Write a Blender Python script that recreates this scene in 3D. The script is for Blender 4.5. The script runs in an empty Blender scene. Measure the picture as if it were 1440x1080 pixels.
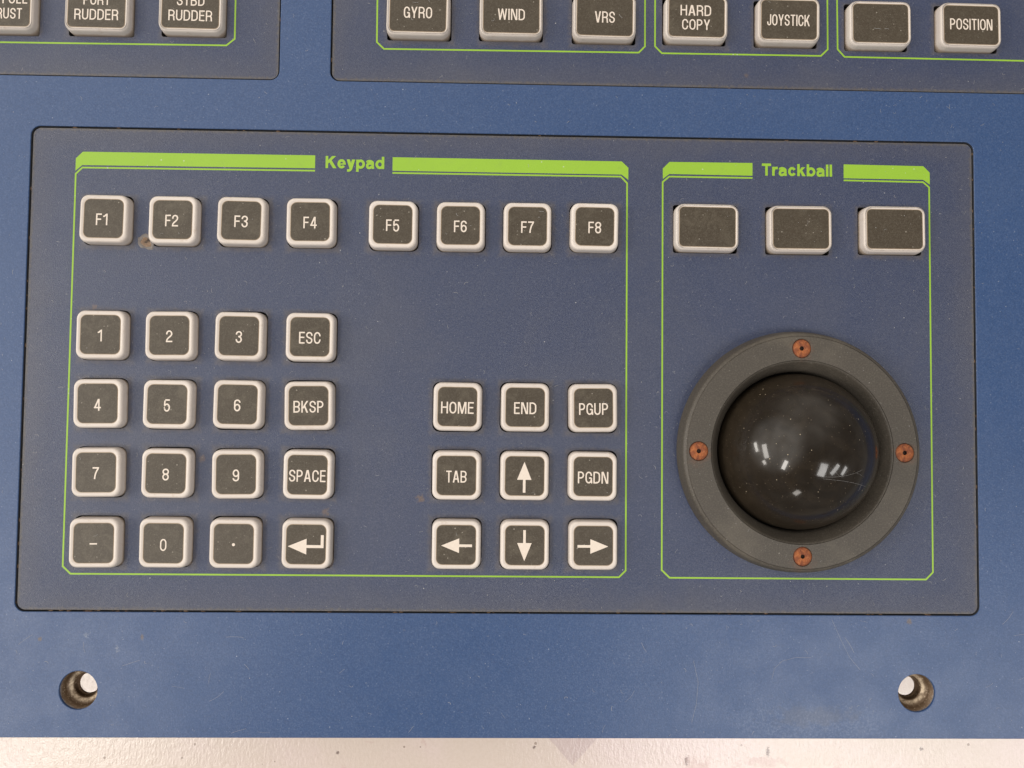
import bpy, bmesh, math, random
from mathutils import Vector, Matrix
from mathutils.geometry import tessellate_polygon

random.seed(7)
S = bpy.context.scene
COL = S.collection
MM = 0.001

# ------------------------------------------------------------------ camera
cam_d = bpy.data.cameras.new('camera')
cam = bpy.data.objects.new('camera', cam_d)
COL.objects.link(cam)
cam_d.sensor_width = 36.0
cam_d.lens = 27.5
cam_d.clip_start = 0.005
cam_d.clip_end = 20.0
R = Matrix(((0.9997160030940523, -0.010933630740976847, -0.021174722583137552),
            (0.010089177576830671, 0.9991652872880763, -0.03958455727122831),
            (0.021589850705274614, 0.03935967984315857, 0.9989918387800613)))
M4 = R.to_4x4()
M4.translation = Vector((108.9117, -21.0451, 220.4075)) * MM
cam.matrix_world = M4
S.camera = cam

# ------------------------------------------------------------------ world, lamps, exposure
W = bpy.data.worlds.new('World')
S.world = W
W.use_nodes = True
wt = W.node_tree
bg = wt.nodes['Background']
wtc = wt.nodes.new('ShaderNodeTexCoord')


def room_glow(direction, wide, tight, colour, prev):
    """the bright side of the workshop: soft light from one part of the room, added to 'prev'"""
    d = wt.nodes.new('ShaderNodeVectorMath'); d.operation = 'DOT_PRODUCT'
    nv = wt.nodes.new('ShaderNodeVectorMath'); nv.operation = 'NORMALIZE'
    wt.links.new(wtc.outputs['Generated'], nv.inputs[0])
    wt.links.new(nv.outputs[0], d.inputs[0])
    d.inputs[1].default_value = Vector(direction).normalized()
    r = wt.nodes.new('ShaderNodeMapRange'); r.interpolation_type = 'SMOOTHSTEP'
    wt.links.new(d.outputs['Value'], r.inputs['Value'])
    r.inputs['From Min'].default_value = math.cos(math.radians(wide))
    r.inputs['From Max'].default_value = math.cos(math.radians(tight))
    sc = wt.nodes.new('ShaderNodeVectorMath'); sc.operation = 'SCALE'
    sc.inputs[0].default_value = colour
    wt.links.new(r.outputs[0], sc.inputs['Scale'])
    ad = wt.nodes.new('ShaderNodeVectorMath'); ad.operation = 'ADD'
    if prev is None: ad.inputs[1].default_value = (0.26, 0.25, 0.235)
    else: wt.links.new(prev, ad.inputs[1])
    wt.links.new(sc.outputs[0], ad.inputs[0])
    return ad.outputs[0]


def uneven(scale, lo, hi, low, high):
    """the workshop's surroundings are not one even tone: a smooth factor that varies with direction"""
    mp = wt.nodes.new('ShaderNodeMapping')
    mp.inputs['Scale'].default_value = (scale, scale * .8, scale * 1.6)
    mp.inputs['Rotation'].default_value = (0.3, 0.2, 0.6)
    wt.links.new(wtc.outputs['Generated'], mp.inputs['Vector'])
    no = wt.nodes.new('ShaderNodeTexNoise')
    no.inputs['Scale'].default_value = 1.0
    no.inputs['Detail'].default_value = 1.0
    no.inputs['Roughness'].default_value = 0.55
    wt.links.new(mp.outputs[0], no.inputs['Vector'])
    r = wt.nodes.new('ShaderNodeMapRange')
    wt.links.new(no.outputs['Fac'], r.inputs['Value'])
    r.inputs['From Min'].default_value = lo
    r.inputs['From Max'].default_value = hi
    r.inputs['To Min'].default_value = low
    r.inputs['To Max'].default_value = high
    return r.outputs[0]


g = room_glow((-0.70, 0.20, 0.68), 46, 6, (1.68, 1.6, 1.48), None)
g = room_glow((0.05, 0.78, 0.62), 52, 6, (0.74, 0.66, 0.57), g)
wt.links.new(g, bg.inputs[0])
wt.links.new(uneven(2.2, 0.34, 0.66, 0.75, 1.25), bg.inputs[1])
S.view_settings.view_transform = 'Standard'
S.view_settings.look = 'None'
S.view_settings.gamma = 1.0
S.view_settings.exposure = 0.0
S.view_settings.use_curve_mapping = False

LAMP_AT = Vector((0.15, -0.03, 0.0))


def lamp(name, direction, axis, length, width, radiance, colour, dist=2.2):
    """A rectangular room lamp: seen from the console along 'direction', its long side along 'axis'."""
    d = Vector(direction).normalized()
    a = Vector(axis)
    a = (a - d * a.dot(d)).normalized()
    L = bpy.data.lights.new(name, 'AREA')
    L.shape = 'RECTANGLE'
    L.size = length * dist
    L.size_y = width * dist
    L.energy = radiance * (L.size * L.size_y) * math.pi
    L.color = colour
    o = bpy.data.objects.new(name, L)
    COL.objects.link(o)
    z = d
    y = z.cross(a)
    m = Matrix((a, y, z)).transposed().to_4x4()
    m.translation = LAMP_AT + d * dist
    o.matrix_world = m
    return o


WARM = (1.0, 0.94, 0.87)
COOL = (1.0, 0.97, 0.94)
lamp('window_light', (-0.865, 0.012, 0.50), (0.11, -0.97, 0.22), 0.34, 0.12, 14, WARM)
lamp('window_light', (-0.958, 0.094, 0.27), (0.0, -0.93, 0.36), 0.22, 0.075, 22, WARM)
lamp('window_light', (-0.857, -0.255, 0.448), (0.38, -0.9, 0.21), 0.10, 0.075, 20, WARM)
lamp('ceiling_light', (-0.52, -0.31, 0.80), (0.30, 0.90, 0.3), 0.24, 0.09, 24, WARM)
lamp('ceiling_light', (0.33, -0.38, 0.865), (-0.27, -0.92, -0.28), 0.30, 0.18, 12, COOL)
lamp('ceiling_light', (0.59, -0.346, 0.73), (-0.57, -0.815, 0.08), 0.26, 0.095, 11, COOL)
lamp('ceiling_light', (0.758, -0.344, 0.554), (-0.445, -0.894, 0.055), 0.18, 0.075, 12, COOL)
lamp('ceiling_light', (-0.114, -0.861, 0.495), (0.5, 0.38, 0.78), 0.15, 0.11, 9, WARM)

# ------------------------------------------------------------------ materials


class NT:
    def __init__(self, name):
        self.m = bpy.data.materials.new(name)
        self.m.use_nodes = True
        self.t = self.m.node_tree
        self.b = self.t.nodes['Principled BSDF']
        tc = self.t.nodes.new('ShaderNodeTexCoord')
        s = self.t.nodes.new('ShaderNodeVectorMath')
        s.operation = 'SCALE'
        s.inputs['Scale'].default_value = 1000.0
        self.t.links.new(tc.outputs['Object'], s.inputs[0])
        self.mm = s.outputs[0]

    def vary(self):
        """shift the pattern for every object, so no two keys carry the same marks"""
        oi = self.t.nodes.new('ShaderNodeObjectInfo')
        a = self.t.nodes.new('ShaderNodeVectorMath'); a.operation = 'MULTIPLY_ADD'
        self.t.links.new(oi.outputs['Random'], a.inputs[0])
        a.inputs[1].default_value = (913.0, 577.0, 0.0)
        self.t.links.new(self.mm, a.inputs[2])
        self.mm = a.outputs[0]

    def lk(self, v, sock):
        if hasattr(v, 'is_output') or isinstance(v, bpy.types.NodeSocket):
            self.t.links.new(v, sock)
        else:
            if sock.type == 'RGBA' and len(v) == 3:
                v = (*v, 1)
            sock.default_value = v

    def math(self, op, a, b=0.0, c=0.0, clamp=False):
        n = self.t.nodes.new('ShaderNodeMath')
        n.operation = op
        n.use_clamp = clamp
        self.lk(a, n.inputs[0]); self.lk(b, n.inputs[1]); self.lk(c, n.inputs[2])
        return n.outputs[0]

    def noise(self, scale, detail=2.0, rough=0.5, vec=None, dist=0.0):
        n = self.t.nodes.new('ShaderNodeTexNoise')
        self.t.links.new(vec or self.mm, n.inputs['Vector'])
        n.inputs['Scale'].default_value = scale
        n.inputs['Detail'].default_value = detail
        n.inputs['Roughness'].default_value = rough
        n.inputs['Distortion'].default_value = dist
        return n.outputs['Fac']

    def voronoi(self, scale, vec=None, feature='F1', rnd=1.0):
        n = self.t.nodes.new('ShaderNodeTexVoronoi')
        n.feature = feature
        self.t.links.new(vec or self.mm, n.inputs['Vector'])
        n.inputs['Scale'].default_value = scale
        n.inputs['Randomness'].default_value = rnd
        return n

    def ramp(self, v, lo, hi, a=0.0, b=1.0):
        n = self.t.nodes.new('ShaderNodeMapRange')
        n.interpolation_type = 'SMOOTHSTEP'
        self.lk(v, n.inputs['Value'])
        n.inputs['From Min'].default_value = lo
        n.inputs['From Max'].default_value = hi
        n.inputs['To Min'].default_value = a
        n.inputs['To Max'].default_value = b
        return n.outputs[0]

    def mix(self, f, a, b):
        n = self.t.nodes.new('ShaderNodeMix')
        n.data_type = 'RGBA'
        self.lk(f, n.inputs[0])
        self.lk(a, n.inputs[6]); self.lk(b, n.inputs[7])
        return n.outputs[2]

    def xyz(self, vec=None):
        n = self.t.nodes.new('ShaderNodeSeparateXYZ')
        self.t.links.new(vec or self.mm, n.inputs[0])
        return n.outputs

    def mapping(self, scale=(1, 1, 1), rot=(0, 0, 0), loc=(0, 0, 0)):
        n = self.t.nodes.new('ShaderNodeMapping')
        self.t.links.new(self.mm, n.inputs['Vector'])
        n.inputs['Scale'].default_value = scale
        n.inputs['Rotation'].default_value = rot
        n.inputs['Location'].default_value = loc
        return n.outputs[0]

    def bump(self, h, strength=0.3, dist=0.0001, prev=None):
        n = self.t.nodes.new('ShaderNodeBump')
        n.inputs['Strength'].default_value = strength
        n.inputs['Distance'].default_value = dist
        self.t.links.new(h, n.inputs['Height'])
        if prev is not None:
            self.t.links.new(prev, n.inputs['Normal'])
        return n.outputs[0]

    def box(self, cx, cy, hx, hy):
        """distance outside (+) or inside (-) a rectangle, in mm"""
        o = self.xyz()
        dx = self.math('SUBTRACT', self.math('ABSOLUTE', self.math('SUBTRACT', o[0], cx)), hx)
        dy = self.math('SUBTRACT', self.math('ABSOLUTE', self.math('SUBTRACT', o[1], cy)), hy)
        return self.math('MAXIMUM', dx, dy)

    def spot(self, x, y, r, wob=0.6, sx=1.0, sy=1.0):
        """soft-edged irregular round mark, 1 inside"""
        o = self.xyz()
        dx = self.math('DIVIDE', self.math('SUBTRACT', o[0], x), sx)
        dy = self.math('DIVIDE', self.math('SUBTRACT', o[1], y), sy)
        d = self.math('SQRT', self.math('ADD', self.math('MULTIPLY', dx, dx), self.math('MULTIPLY', dy, dy)))
        n = self.noise(1.4 / max(r, 0.4), 4.0, 0.65)
        d = self.math('ADD', d, self.math('MULTIPLY', self.math('SUBTRACT', n, 0.5), wob * 3.2 * r))
        return self.ramp(d, r * 0.35, r * 1.1, 1.0, 0.0)

    def out(self, color=None, rough=None, normal=None, metal=None, spec=None, coat=None):
        if color is not None: self.lk(color, self.b.inputs['Base Color'])
        if rough is not None: self.lk(rough, self.b.inputs['Roughness'])
        if normal is not None: self.lk(normal, self.b.inputs['Normal'])
        if metal is not None: self.lk(metal, self.b.inputs['Metallic'])
        if spec is not None: self.b.inputs['Specular IOR Level'].default_value = spec
        return self.m


def mx(n, *vals):
    r = vals[0]
    for v in vals[1:]:
        r = n.math('MAXIMUM', r, v)
    return r


def specks(n, scale, size, keep):
    """sparse fine dust grains: 1 on a grain"""
    v = n.voronoi(scale)
    wv = n.t.nodes.new('ShaderNodeSeparateColor')
    n.t.links.new(v.outputs['Color'], wv.inputs[0])
    on = n.math('LESS_THAN', wv.outputs[0], keep)
    sz = n.math('MULTIPLY', wv.outputs[1], size)
    hit = n.math('LESS_THAN', v.outputs['Distance'], sz)
    return n.math('MULTIPLY', on, hit)


def mat_blue():
    n = NT('blue_powder_coat')
    big = n.noise(0.035, 4.0, 0.6)
    fine = n.noise(2.2, 3.0, 0.6)
    c = n.mix(big, (0.019, 0.056, 0.160), (0.022, 0.061, 0.168))
    c = n.mix(n.ramp(fine, 0.38, 0.70), c, (0.036, 0.079, 0.190))
    # worn scuff near the front edge and chalky wear around it
    scuff = n.spot(198, -104.2, 5.5, 1.0, 2.4, 0.62)
    chalk = n.math('MULTIPLY', n.spot(200, -106.5, 14, 0.5, 2.4, 0.55), n.ramp(n.noise(1.6, 5.0, 0.75), 0.44, 0.66))
    c = n.mix(n.math('MULTIPLY', chalk, 0.20), c, (0.30, 0.36, 0.46))
    c = n.mix(n.math('MULTIPLY', scuff, 0.34), c, (0.075, 0.085, 0.115))
    # little brown marks and a chalky dab
    marks = mx(n, n.spot(-15.2, -83.8, 0.7, 0.5), n.spot(12.5, -83.2, 0.55, 0.5, 1, 1.8), n.spot(-31.2, -19.5, 1.6, 0.8),
               n.spot(226, -78.0, 0.9, 0.6))
    c = n.mix(n.math('MULTIPLY', marks, 0.75), c, (0.12, 0.085, 0.055))
    dab = mx(n, n.spot(-2.6, -82.7, 1.1, 0.9), n.spot(5.8, -86.3, 1.2, 1.0, 0.6, 1.2))
    c = n.mix(n.math('MULTIPLY', n.math('MULTIPLY', dab, n.ramp(n.noise(2.2, 4.0, 0.7), 0.42, 0.6)), 0.30), c, (0.42, 0.44, 0.44))
    dust = n.math('MULTIPLY', n.ramp(n.noise(0.035, 4.0, 0.6), 0.40, 0.80), 0.02)
    c = n.mix(dust, c, (0.33, 0.33, 0.33))
    c = n.mix(n.math('MULTIPLY', specks(n, 0.42, 0.07, 0.30), 0.40), c, (0.60, 0.62, 0.64))
    c = n.mix(n.math('MULTIPLY', specks(n, 1.3, 0.26, 0.16), 0.16), c, (0.50, 0.53, 0.57))
    gv = n.voronoi(2.7)
    gs = n.t.nodes.new('ShaderNodeSeparateColor')
    n.t.links.new(gv.outputs['Color'], gs.inputs[0])
    c = n.mix(n.ramp(gs.outputs[0], 0.55, 1.0, 0.0, 0.16), c, (0.13, 0.18, 0.30))
    c = n.mix(n.ramp(gs.outputs[1], 0.60, 1.0, 0.0, 0.30), c, (0.012, 0.036, 0.105))
    hgt = n.math('ADD', n.noise(2.9, 2.5, 0.6), n.math('MULTIPLY', n.noise(6.0, 2.0, 0.5), 0.5))
    nb = n.bump(hgt, 0.34, 0.00012)
    rr = n.ramp(n.noise(0.11, 3.0), 0.3, 0.7, 0.34, 0.40)
    return n.out(c, rr, nb, spec=0.58)


def mat_overlay(name, rects, keys, spots):
    """textured grey-blue polycarbonate overlay; grime gathers along the plate's rim and round the keys"""
    n = NT(name)
    big = n.noise(0.03, 4.0, 0.6)
    fine = n.noise(2.3, 4.0, 0.7)
    c = n.mix(big, (0.013, 0.026, 0.078), (0.018, 0.031, 0.086))
    c = n.mix(n.ramp(fine, 0.36, 0.70), c, (0.043, 0.057, 0.108))
    grime_col = (0.105, 0.090, 0.072)
    wob = n.math('MULTIPLY', n.math('SUBTRACT', n.noise(0.16, 5.0, 0.65), 0.5), 9.0)
    rim = None
    for (cx, cy, hx, hy) in rects:
        d = n.math('ADD', n.box(cx, cy, hx, hy), wob)
        g = n.ramp(d, -9.0, 0.8)
        d2 = n.math('ADD', n.box(cx, cy, hx, hy), n.math('MULTIPLY', n.math('SUBTRACT', n.noise(0.9, 4.0, 0.7), 0.5), 2.6))
        g2 = n.math('MULTIPLY', n.ramp(d2, -1.4, 0.2), 0.8)
        rim = mx(n, n.math('MULTIPLY', g, 0.19), g2)
    c = n.mix(rim, c, grime_col)
    if keys:
        kk = None
        o = n.xyz()
        rag = n.math('MULTIPLY', n.math('SUBTRACT', n.noise(0.55, 5.0, 0.72), 0.5), 3.4)
        for (cx, cy, hx, hy, x0, px, y0, py, ax, ay) in keys:
            ux = n.math('ABSOLUTE', n.math('WRAP', n.math('SUBTRACT', o[0], x0), px / 2, -px / 2))
            uy = n.math('ABSOLUTE', n.math('WRAP', n.math('SUBTRACT', o[1], y0), py / 2, -py / 2))
            d = n.math('MAXIMUM', n.math('SUBTRACT', ux, ax), n.math('SUBTRACT', uy, ay))
            g = n.math('MULTIPLY', n.ramp(n.math('ADD', d, rag), 1.5, -0.6), n.ramp(n.box(cx, cy, hx, hy), 1.5, 0.5))
            kk = g if kk is None else mx(n, kk, g)
        c = n.mix(n.math('MULTIPLY', kk, 0.42), c, (0.13, 0.105, 0.080))
    cloud = n.ramp(n.noise(0.022, 5.0, 0.62, dist=0.6), 0.42, 0.72)
    c = n.mix(n.math('MULTIPLY', cloud, 0.15), c, (0.12, 0.112, 0.105))
    for (x, y, r, a) in spots:
        c = n.mix(n.math('MULTIPLY', n.spot(x, y, r, 0.8), a), c, (0.17, 0.105, 0.055))
    c = n.mix(n.math('MULTIPLY', specks(n, 0.36, 0.065, 0.34), 0.5), c, (0.62, 0.61, 0.60))
    c = n.mix(n.math('MULTIPLY', specks(n, 1.1, 0.2, 0.22), 0.16), c, (0.50, 0.50, 0.50))
    gv = n.voronoi(2.7)
    gs = n.t.nodes.new('ShaderNodeSeparateColor')
    n.t.links.new(gv.outputs['Color'], gs.inputs[0])
    c = n.mix(n.ramp(gs.outputs[0], 0.55, 1.0, 0.0, 0.11), c, (0.15, 0.16, 0.20))
    c = n.mix(n.ramp(gs.outputs[1], 0.60, 1.0, 0.0, 0.20), c, (0.010, 0.017, 0.046))
    hgt = n.math('ADD', n.noise(3.0, 2.5, 0.6), n.math('MULTIPLY', n.noise(6.0, 1.0, 0.5), 0.5))
    nb = n.bump(hgt, 0.6, 0.00014)
    rr = n.ramp(n.noise(0.08, 3.0), 0.3, 0.7, 0.36, 0.44)
    return n.out(c, rr, nb, spec=0.68)


def mat_cap():
    n = NT('ivory_key_plastic')
    n.vary()
    o = n.t.nodes.new('ShaderNodeObjectInfo')
    c = n.mix(o.outputs['Random'], (0.60, 0.535, 0.485), (0.665, 0.60, 0.55))
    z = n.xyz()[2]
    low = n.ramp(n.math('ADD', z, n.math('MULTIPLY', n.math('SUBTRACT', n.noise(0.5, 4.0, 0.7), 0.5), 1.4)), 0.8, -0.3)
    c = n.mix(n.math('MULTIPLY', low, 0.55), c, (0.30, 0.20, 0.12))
    dirt = n.ramp(n.noise(0.45, 6.0, 0.74), 0.54, 0.74)
    c = n.mix(n.math('MULTIPLY', dirt, 0.36), c, (0.40, 0.29, 0.19))
    nb = n.bump(n.noise(2.5, 3.0, 0.6), 0.10, 0.0001)
    return n.out(c, 0.42, nb)


def mat_groove():
    n = NT('brown_dirt_in_key_groove')
    n.vary()
    c = n.mix(n.noise(1.3, 5.0, 0.7), (0.46, 0.37, 0.29), (0.62, 0.53, 0.45))
    return n.out(c, 0.5)


def mat_label():
    n = NT('dark_key_insert')
    n.vary()
    oi = n.t.nodes.new('ShaderNodeObjectInfo')
    c = n.mix(n.noise(0.25, 4.0, 0.6), (0.033, 0.022, 0.010), (0.047, 0.033, 0.017))
    c = n.mix(n.ramp(n.noise(2.6, 4.0, 0.7), 0.4, 0.72), c, (0.074, 0.060, 0.041))
    wipe = n.ramp(n.noise(0.22, 4.0, 0.7, dist=0.8), 0.44, 0.74)
    c = n.mix(n.math('MULTIPLY', wipe, n.math('ADD', 0.12, n.math('MULTIPLY', oi.outputs['Random'], 0.40))), c, (0.120, 0.100, 0.070))
    c = n.mix(n.math('MULTIPLY', specks(n, 1.0, 0.22, 0.20), 0.45), c, (0.42, 0.38, 0.32))
    c = n.mix(n.math('MULTIPLY', specks(n, 2.6, 0.3, 0.22), 0.2), c, (0.36, 0.32, 0.26))
    nb = n.bump(n.noise(3.6, 2.0, 0.5), 0.30, 0.0001)
    return n.out(c, 0.46, nb, spec=0.6)


def mat_edge_dust():
    n = NT('tan_dust_along_insert_edge')
    n.vary()
    c = n.mix(n.noise(1.6, 4.0, 0.7), (0.13, 0.10, 0.065), (0.30, 0.22, 0.14))
    return n.out(c, 0.7)


def mat_ink():
    n = NT('white_legend_ink')
    c = n.mix(n.noise(1.5, 4.0, 0.6), (0.66, 0.57, 0.49), (0.78, 0.69, 0.60))
    return n.out(c, 0.5)


def mat_green():
    n = NT('lime_green_print')
    c = n.mix(n.noise(0.05, 3.0), (0.250, 0.450, 0.028), (0.288, 0.490, 0.036))
    c = n.mix(n.math('MULTIPLY', n.ramp(n.noise(0.35, 5.0, 0.7), 0.5, 0.8), 0.25), c, (0.20, 0.30, 0.07))
    c = n.mix(n.math('MULTIPLY', n.ramp(n.noise(2.2, 5.0, 0.75), 0.62, 0.74), 0.35), c, (0.10, 0.15, 0.07))
    c = n.mix(n.math('MULTIPLY', specks(n, 0.8, 0.2, 0.2), 0.5), c, (0.55, 0.58, 0.45))
    nb = n.bump(n.noise(2.6, 2.0, 0.55), 0.35, 0.0001)
    return n.out(c, 0.45, nb)


def mat_ring():
    n = NT('dusty_charcoal_plastic')
    c = n.mix(n.noise(0.09, 5.0, 0.6), (0.046, 0.039, 0.031), (0.066, 0.056, 0.045))
    c = n.mix(n.ramp(n.noise(2.4, 3.0, 0.6), 0.4, 0.8), c, (0.100, 0.087, 0.070))
    c = n.mix(n.math('MULTIPLY', n.ramp(n.noise(0.045, 4.0, 0.6), 0.5, 0.72), 0.35), c, (0.15, 0.13, 0.10))
    c = n.mix(n.math('MULTIPLY', specks(n, 0.55, 0.09, 0.28), 0.4), c, (0.5, 0.47, 0.42))
    c = n.mix(n.math('MULTIPLY', specks(n, 1.6, 0.26, 0.2), 0.2), c, (0.4, 0.37, 0.32))
    bleed = mx(n, n.spot(194.16, -2.1, 3.7, 0.5), n.spot(165.3, -31.2, 3.8, 0.6), n.spot(223.2, -30.8, 3.6, 0.5), n.spot(194.0, -59.9, 3.8, 0.6))
    c = n.mix(n.math('MULTIPLY', bleed, 0.30), c, (0.15, 0.062, 0.030))
    nb = n.bump(n.math('ADD', n.noise(2.4, 3.0, 0.6), n.math('MULTIPLY', n.noise(0.4, 2.0), 0.8)), 0.30, 0.00012)
    return n.out(c, 0.52, nb)


def mat_ball():
    n = NT('black_phenolic_ball')
    z = n.xyz()[2]
    c = n.mix(n.noise(0.07, 4.0, 0.6), (0.008, 0.0058, 0.0038), (0.018, 0.0125, 0.008))
    film = n.ramp(n.noise(0.10, 6.0, 0.68, dist=1.2), 0.42, 0.74)
    c = n.mix(n.math('MULTIPLY', film, 0.08), c, (0.15, 0.11, 0.07))
    # the ball is rubbed clean on top, dusty towards the ring
    wob = n.math('MULTIPLY', n.math('SUBTRACT', n.noise(0.22, 5.0, 0.65), 0.5), 9.0)
    dusty = n.ramp(n.math('ADD', z, wob), 19.0, 5.0)
    c = n.mix(n.math('MULTIPLY', dusty, 0.30), c, (0.038, 0.029, 0.019))
    c = n.mix(n.math('MULTIPLY', specks(n, 0.75, 0.11, 0.55), 0.7), c, (0.50, 0.41, 0.29))
    c = n.mix(n.math('MULTIPLY', specks(n, 1.9, 0.26, 0.2), 0.25), c, (0.34, 0.27, 0.19))
    rr = n.math('ADD', n.ramp(n.noise(0.16, 5.0, 0.65), 0.35, 0.8, 0.12, 0.22), n.math('MULTIPLY', dusty, 0.25))
    nb = n.bump(n.noise(0.35, 3.0), 0.02, 0.0002)
    n.lk(n.math('SUBTRACT', 0.50, n.math('MULTIPLY', dusty, 0.42)), n.b.inputs['Coat Weight'])
    n.lk(n.ramp(n.noise(0.3, 5.0, 0.7), 0.4, 0.8, 0.04, 0.13), n.b.inputs['Coat Roughness'])
    return n.out(c, rr, nb, spec=0.16)


def mat_rust():
    n = NT('rusted_steel')
    c = n.mix(n.ramp(n.noise(0.55, 4.0, 0.65), 0.35, 0.65), (0.17, 0.045, 0.017), (0.36, 0.108, 0.028))
    c = n.mix(n.math('MULTIPLY', n.ramp(n.noise(1.1, 4.0, 0.7), 0.54, 0.68), 0.6), c, (0.46, 0.22, 0.11))
    c = n.mix(n.ramp(n.noise(0.9, 4.0, 0.7), 0.42, 0.32), c, (0.075, 0.020, 0.010))
    o = n.xyz()
    rad = n.math('SQRT', n.math('ADD', n.math('MULTIPLY', o[0], o[0]), n.math('MULTIPLY', o[1], o[1])))
    edge = n.ramp(n.math('ADD', rad, n.math('MULTIPLY', n.math('SUBTRACT', n.noise(0.9, 3.0), 0.5), 1.2)), 1.9, 2.7)
    c = n.mix(n.math('MULTIPLY', edge, 0.6), c, (0.10, 0.030, 0.016))
    nb = n.bump(n.noise(2.0, 4.0, 0.7), 0.8, 0.0002)
    return n.out(c, 0.75, nb)


def mat_dark(name='black_gap', c=(0.012, 0.010, 0.009)):
    n = NT(name)
    cc = n.mix(n.noise(0.8, 3.0), c, tuple(v * 1.8 for v in c))
    return n.out(cc, 0.8)


def mat_steel():
    n = NT('grimy_drilled_metal')
    c = n.mix(n.noise(0.6, 5.0, 0.7), (0.055, 0.034, 0.018), (0.19, 0.12, 0.068))
    c = n.mix(n.ramp(n.noise(1.6, 4.0, 0.7), 0.55, 0.75), c, (0.60, 0.48, 0.34))
    z = n.xyz()[2]
    lip = n.math('MULTIPLY', n.ramp(z, -3.9, -3.65), n.ramp(z, -3.2, -3.45))
    c = n.mix(n.math('MULTIPLY', lip, n.ramp(n.noise(0.9, 4.0, 0.7), 0.35, 0.6, 0.15, 0.9)), c, (0.62, 0.50, 0.36))
    top = n.math('MULTIPLY', n.ramp(z, -1.2, -0.3), n.ramp(n.noise(0.5, 4.0, 0.7), 0.42, 0.62))
    c = n.mix(n.math('MULTIPLY', top, 0.5), c, (0.20, 0.22, 0.25))
    nb = n.bump(n.noise(1.8, 4.0, 0.7), 0.5, 0.0002)
    return n.out(c, 0.42, nb, metal=0.35)


def mat_table():
    n = NT('painted_tabletop')
    tint = n.ramp(n.noise(0.012, 4.0, 0.6), 0.38, 0.62)
    c = n.mix(tint, (0.72, 0.61, 0.54), (0.78, 0.64, 0.62))
    c = n.mix(n.ramp(n.noise(0.9, 4.0, 0.6), 0.3, 0.75, 0.0, 0.35), c, (0.62, 0.51, 0.42))
    stain = n.math('MULTIPLY', n.ramp(n.noise(0.10, 5.0, 0.75, dist=0.8), 0.62, 0.72), 0.45)
    c = n.mix(stain, c, (0.56, 0.36, 0.33))
    # a faded purple stencilled point
    o = n.xyz()
    e1 = n.math('SUBTRACT', n.math('ABSOLUTE', n.math('SUBTRACT', o[0], 137.6)), n.math('MULTIPLY', n.math('ADD', o[1], 144.4), 0.90))
    tri = n.math('MULTIPLY', n.ramp(n.math('ADD', e1, n.math('MULTIPLY', n.math('SUBTRACT', n.noise(1.5, 3.0), 0.5), 1.2)), 0.3, -0.3),
                 n.ramp(o[1], -120, -120.5))
    c = n.mix(n.math('MULTIPLY', tri, 0.36), c, (0.42, 0.30, 0.33))
    c = n.mix(n.math('MULTIPLY', specks(n, 0.22, 0.13, 0.5), 0.6), c, (0.20, 0.13, 0.09))
    marks = mx(n, n.spot(178, -142.5, 1.3, 0.9, 0.7, 1.5), n.spot(207, -139.5, 1.1, 0.9, 0.7, 1.6), n.spot(262, -138.5, 0.8, 0.8), n.spot(124, -138, 0.7, 0.8), n.spot(55, -140, 0.7, 0.9))
    c = n.mix(n.math('MULTIPLY', marks, 0.8), c, (0.13, 0.085, 0.07))
    smear = mx(n, n.spot(181, -147, 5, 1.0, 1.4, 1.2), n.spot(205, -143, 4, 1.1, 2.4, 0.5), n.spot(232, -150, 3, 1.0, 1.0, 2.4), n.spot(60, -150, 6, 1.0, 2.0, 0.7))
    c = n.mix(n.math('MULTIPLY', smear, 0.40), c, (0.55, 0.33, 0.30))
    spat = mx(n, n.spot(-38.5, -115.0, 1.2, 1.0, 1.4, 0.6), n.spot(-34.5, -118.5, 1.3, 1.0, 1.0, 1.2))
    c = n.mix(n.math('MULTIPLY', spat, 0.6), c, (0.36, 0.25, 0.23))
    hgt = n.math('ADD', n.noise(0.55, 4.0, 0.6, vec=n.mapping((1.6, 0.7, 1))), n.math('MULTIPLY', n.noise(1.6, 2.0), 0.35))
    nb = n.bump(hgt, 0.30, 0.0004)
    return n.out(c, 0.24, nb, spec=0.9)


def mat_lint():
    n = NT('pale_dust')
    return n.out(n.mix(n.noise(0.2, 2.0), (0.22, 0.22, 0.23), (0.46, 0.45, 0.44)), 0.8)


def mat_crumb():
    n = NT('brown_dirt')
    return n.out(n.mix(n.noise(1.0, 3.0), (0.06, 0.032, 0.018), (0.26, 0.16, 0.09)), 0.85)


# ------------------------------------------------------------------ mesh helpers (all in mm)


def rrect(cx, cy, hx, hy, r, z, n=6):
    r = max(min(r, hx, hy), 0.01)
    out = []
    for (sx, sy, a0) in ((1, 1, 0), (-1, 1, 90), (-1, -1, 180), (1, -1, 270)):
        for i in range(n + 1):
            a = math.radians(a0 + 90.0 * i / n)
            out.append((cx + sx * (hx - r) + r * math.cos(a), cy + sy * (hy - r) + r * math.sin(a), z))
    return out


def circle(cx, cy, r, z, n=64):
    return [(cx + r * math.cos(2 * math.pi * i / n), cy + r * math.sin(2 * math.pi * i / n), z) for i in range(n)]


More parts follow.
